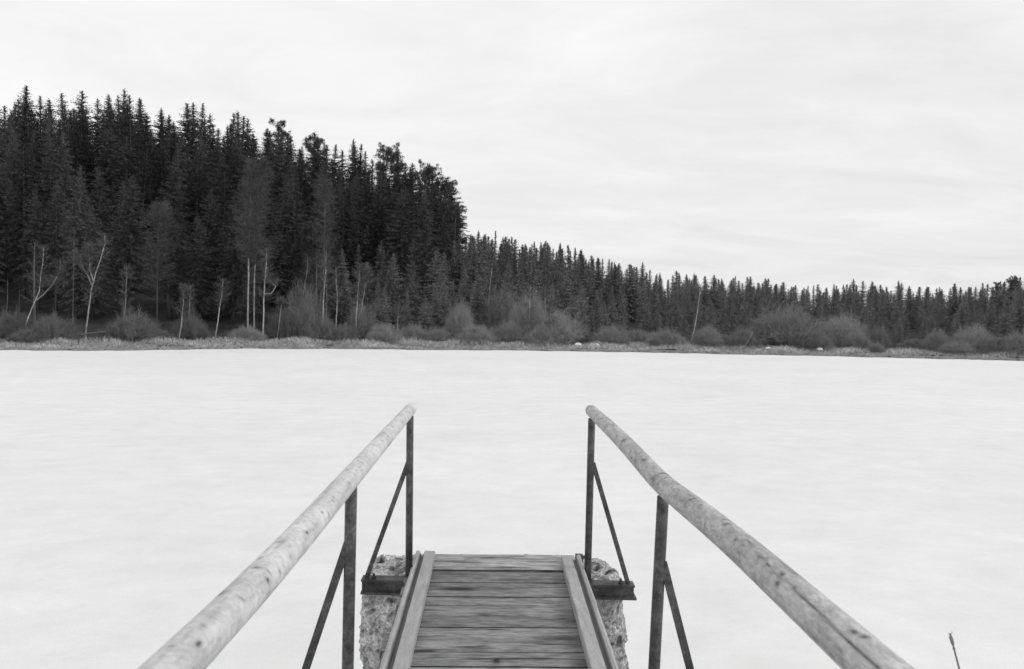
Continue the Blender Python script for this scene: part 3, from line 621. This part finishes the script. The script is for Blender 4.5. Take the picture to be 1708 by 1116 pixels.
zl2 = a.z - .01; zr2 = c.z - .01; lx_, rx_ = a.x, c.x
frame(Y2, (586, 808), (580, 1116), (1106, 828), (1091, 1116), (580, 905), (510, 1116), (1106, 938), (1151, 1116), lx_, rx_, zl2, zr2)

# log handrails
def log(pts, r0, r1, knots, crack, m, rings=900, nseg=56, seed=1):
    """pts: world points far->near, all smoothed"""
    P = np.array([list(jl(p)) for p in pts]); T = np.concatenate([[0], np.cumsum(np.linalg.norm(np.diff(P, axis=0), axis=1))]); T /= T[-1]
    ts = np.linspace(0, 1, rings); ker = np.hanning(161); ker /= ker.sum()
    C = np.stack([np.interp(ts, T, P[:, k]) for k in range(3)], 1)
    Cp = np.pad(C, ((80, 80), (0, 0)), mode='reflect', reflect_type='odd'); C = np.stack([np.convolve(Cp[:, k], ker, 'valid') for k in range(3)], 1)
    v = []; kn = []
    K = []
    for (px, py, ws, wa, am) in knots:          # where the pixel's ray first meets the log's surface
        d = np.array(ray(px, py))
        W_ = C + np.array([0, 4.0, 0]); tt = W_[:, 1] / d[1]; q = np.array(EYE) + d * tt[:, None]
        ox = q[:, 0] - W_[:, 0]; oz = q[:, 2] - W_[:, 2]; dist = np.hypot(ox, oz); RR = r0 + (r1 - r0) * ts
        hit = np.where((dist <= RR) & (W_[:, 1] > .3))[0]
        i = int(hit.max()) if len(hit) else int(np.argmin(dist + (W_[:, 1] < .3) * 9)); K.append((i, math.atan2(oz[i], ox[i]), ws, wa, am * 1.2))
    rk = random.Random(seed)
    for _ in range(70): K.append((rk.randint(0, rings - 200), rk.uniform(-.6, 3.6), rk.uniform(.003, .007), rk.uniform(.07, .4), rk.uniform(.3, .75)))
    for i in range(rings):
        rr = r0 + (r1 - r0) * ts[i]
        en = min(i, 14) / 14; rr_end = rr * (.80 + .20 * math.sqrt(1 - (1 - en) ** 2))
        yy = C[i, 1]
        for k in range(nseg):
            a = 2 * math.pi * k / nseg; ca, sa = math.cos(a), math.sin(a)
            dr = 1 + .035 * noise.noise(Vector((ca * .8 + seed, sa * .8, yy * 2.2))) + .012 * noise.noise(Vector((ca * 3 + seed, sa * 3, yy * 14)))
            kv = 0
            for (ki, ka, ws, wa, am) in K:
                di = (i - ki) * (5.6 / rings) / ws
                if abs(di) < 3:
                    da = (a - ka + math.pi) % (2 * math.pi) - math.pi; da /= wa
                    if abs(da) < 3:
                        g_ = math.exp(-di * di - da * da); kv += am * g_; dr += .018 * math.exp(-(di * di + da * da) * .3) - .012 * g_
            if crack:
                y0c, y1c, a0, a1 = crack
                yw = yy + 4.0
                if y1c < yw < y0c:
                    f_ = (y0c - yw) / (y0c - y1c); ac = a0 + (a1 - a0) * f_ + .09 * noise.noise(Vector((yw * 9, 0, 4)))
                    da = abs((a - ac + math.pi) % (2 * math.pi) - math.pi); wd_ = .035 + .05 * f_
                    if da < wd_ * 2: g_ = math.exp(-(da / wd_) ** 2); kv += g_ * .9; dr -= .03 * g_
            mot = max(0, noise.noise(Vector((ca * 1.6 + seed * 3, sa * 1.6, yy * 5))) - .22) * .45 + max(0, noise.noise(Vector((ca * 4 + seed, sa * 4, yy * 26))) - .25) * .6
            kn.append(min(1, kv + mot)); v.append((C[i, 0] + ca * rr_end * dr, yy + (0.006 * noise.noise(Vector((ca * 2, sa * 2, 9))) if i == 0 else 0), C[i, 2] + sa * rr_end * dr))
    f = [(i * nseg + k, (i + 1) * nseg + k, (i + 1) * nseg + (k + 1) % nseg, i * nseg + (k + 1) % nseg) for i in range(rings - 1) for k in range(nseg)]
    f.append(tuple(range(nseg))); f.append(tuple((rings - 1) * nseg + k for k in range(nseg - 1, -1, -1)))
    return obj('handrail', mesh('handrail', v, f, M[m], True, {'knot': kn}), jetty)
XL = -.513
def rp(px, py, X):                               # point of the pixel's ray on the vertical plane x = X
    d = ray(px, py); return EYE + d * (X / d.x)
Lp = [(686, 681), (640, 734), (588, 793), (520, 872), (440, 962), (362, 1044), (298, 1104)]
Lw = [rp(px, py, XL) for px, py in Lp]
Lw[0].y = 4.97 if abs(Lw[0].y - 4.97) > .3 else Lw[0].y
Lw.append(Lw[-1] + Vector((-.01, -1.6, .04)))
XR = .608
Rp = [(985, 684), (1045, 741), (1104, 808), (1200, 882), (1300, 970), (1400, 1060), (1452, 1108)]
Rw = [rp(px, py, XR) for px, py in Rp]; Rw.append(Rw[-1] + Vector((.02, -1.6, .02)))
print('rails', [tuple(round(c, 3) for c in p) for p in Lw], [tuple(round(c, 3) for c in p) for p in Rw])
KL = [(330, 1075, .012, .12, .95), (446, 967, .008, .13, .95), (427, 947, .008, .25, .7), (434, 931, .010, .12, .6), (400, 950, .008, .25, .6), (370, 990, .02, .35, .5), (512, 889, .008, .10, .8), (537, 855, .010, .10, .7), (555, 835, .01, .2, .4), (478, 876, .015, .2, .5), (470, 905, .02, .25, .3),
      (579, 784, .01, .1, .6), (600, 770, .01, .3, .4), (655, 712, .012, .12, .6), (640, 722, .012, .3, .5), (622, 742, .01, .4, .4), (648, 728, .01, .4, .35), (598, 762, .012, .2, .5)]
KR = [(1110, 790, .012, .9, .7), (1112, 797, .006, .9, .5), (1125, 817, .009, .12, .5), (1170, 843, .008, .12, .6), (1210, 875, .012, .15, .6), (1227, 900, .008, .12, .7), (1298, 975, .012, .15, .8), (1305, 958, .01, .15, .7), (1326, 957, .01, .12, .5), (1425, 1056, .01, .14, .9), (1443, 1065, .008, .2, .8), (1400, 1082, .02, .08, .6),
      (1075, 767, .02, .5, .5), (1040, 735, .02, .5, .45), (1010, 712, .02, .4, .4), (1150, 834, .02, .15, .4), (1090, 800, .03, .3, .5), (1060, 770, .03, .3, .5), (1270, 930, .03, .08, .5), (1250, 905, .03, .06, .5)]
log(Lw, .0375, .041, KL, None, 'log', seed=1)
log(Rw, .036, .040, KR, (1.66, 1.12, 2.12, 2.42), 'greylog', seed=5)

# ------------------------------------------------------------------ concrete pier under the jetty's end
def pier():
    x0, x1, y0, y1, z0, z1 = -.79, .85, 4.785, 5.52, -.5, 1.335
    nx, ny, nz = 90, 44, 100; cc = Vector(((x0 + x1) / 2, (y0 + y1) / 2, 0)); V = []; idx = {}; Fq = []; pit = []
    rc = .12
    def pt(i, j, k):
        key = (i, j, k)
        if key in idx: return idx[key]
        x = x0 + (x1 - x0) * i / nx; y = y0 + (y1 - y0) * j / ny; z = z0 + (z1 - z0) * k / nz
        # round the corners
        hx, hy = (x1 - x0) / 2 - rc, (y1 - y0) / 2 - rc; p = Vector((x, y, z)); q = Vector((min(max(x, cc.x - hx), cc.x + hx), min(max(y, cc.y - hy), cc.y + hy), min(z, z1 - .05)))
        n = p - q; m_ = max(abs(n.x), abs(n.y)); nn = Vector((n.x / rc if rc else 0, n.y / rc, max(0, z - (z1 - .05)) / .05))
        if nn.length > 1e-6:
            mxv = max(abs(nn.x), abs(nn.y), nn.z); s = mxv / nn.length; p = q + Vector((n.x * s, n.y * s, (z - q.z) * s))
        d = Vector((nn.x, nn.y, nn.z)).normalized() if nn.length > 1e-6 else Vector((0, 0, 0))
        a = noise.noise(p * 2.3); b_ = noise.noise(p * 8); c_ = noise.noise(p * 26); e_ = noise.noise(p * 60)
        rg = noise.hetero_terrain(p * 7, 1.0, 2.1, 5, .7) ; vo = noise.voronoi(p * 30 + Vector((b_, c_, a)) * 3)[0]; edge_ = min(1, (vo[1] - vo[0]) * 2.5); tb = noise.turbulence(p * 14, 4, True)
        slab = max(0, min(1, (noise.noise(Vector((p.x * 2.2 + 3, p.y, p.z * 1.1))) + .05) * 6))   # where the skin has spalled away
        disp = .05 * a + .03 * b_ + .03 * max(0, min(1, (1.25 - p.z) * 2)) * (p.x > .3) + slab * (.007 * edge_ - .018 * tb + .012 * noise.noise(p * 34) - .004) + .012 * c_ + .006 * e_ + .003 * noise.noise(p * 120)
        if p.z < z1 - .1: disp += .03 * max(0, noise.noise(Vector((p.x * 1.5, 7, p.z * 2.5)))) * (1 if d.x else .6)
        p = p + d * disp; V.append(p); pit.append(slab * max(0, min(.9, (tb - .46) * 3)) + .25 * (1 - slab) * max(0, .6 + b_) + max(0, -noise.noise(p * 34) - .2) * 1.2 * slab + .45 * max(0, noise.noise(Vector((p.x * 9, p.y * 9, p.z * 6 + 9))) - .05) + (.55 * max(0, noise.noise(Vector((p.x * 4, p.y * 4, p.z * 2.2 + 5))) - .12) * 2))
        idx[key] = len(V) - 1; return idx[key]
    for i in range(nx):
        for k in range(nz):
            Fq.append((pt(i, 0, k), pt(i + 1, 0, k), pt(i + 1, 0, k + 1), pt(i, 0, k + 1))); Fq.append((pt(i + 1, ny, k), pt(i, ny, k), pt(i, ny, k + 1), pt(i + 1, ny, k + 1)))
        for j in range(ny): Fq.append((pt(i, j, nz), pt(i + 1, j, nz), pt(i + 1, j + 1, nz), pt(i, j + 1, nz)))
    for j in range(ny):
        for k in range(nz):
            Fq.append((pt(0, j + 1, k), pt(0, j, k), pt(0, j, k + 1), pt(0, j + 1, k + 1))); Fq.append((pt(nx, j, k), pt(nx, j + 1, k), pt(nx, j + 1, k + 1), pt(nx, j, k + 1)))
    V = [(v.x, v.y, min(v.z, 1.352)) for v in V]
    me = mesh('concrete_pier', [tuple(v) for v in V], Fq, M['conc'], True, {'pit': np.minimum(pit, 1)})
    o = obj('concrete_pier', me); tag(o, 'crumbling concrete pier standing in the ice under the end of the jetty', 'pier')
pier()

# ------------------------------------------------------------------ dry stalk by the near bank
p0 = at(1600, 1116, 2.6); p1 = at(1586, 1062, 2.6); d = (p1 - p0); base = Vector((p0.x + .10, 2.55, float(nb(np.array(p0.x + .1), np.array(2.55))) - .02))
st = empty('plant_stalk', base, 'single dry plant stalk with a dark seed head, alone at the lower right', 'plant')
b = B(); b.tube([Vector((0, 0, 0)), (p0 - base).lerp(Vector((0, 0, 0)), .5) + Vector((.015, 0, 0)), p0 - base, p0.lerp(p1, .5) - base, p1 - base], [.0045, .004, .0036, .003, .0022], 7); b.build('stem', M['stalk'], st, True)
b = B(); q = p1 - base; u = d.normalized(); b.tube([q - u * .035, q - u * .022, q - u * .006, q + u * .012], [.002, .0058, .0062, .0012], 8); b.tube([q - u * .044, q - u * .037], [.005, .0035], 7)
for k in range(14): r_ = Vector((random.gauss(0, 1), random.gauss(0, 1), random.gauss(0, .6))).normalized(); c = q + u * random.uniform(-.03, .01); b.tube([c, c + (r_ + u).normalized() * .012], [.001, .0004], 3)
b.build('seed_head', M['stalk'], st, True)
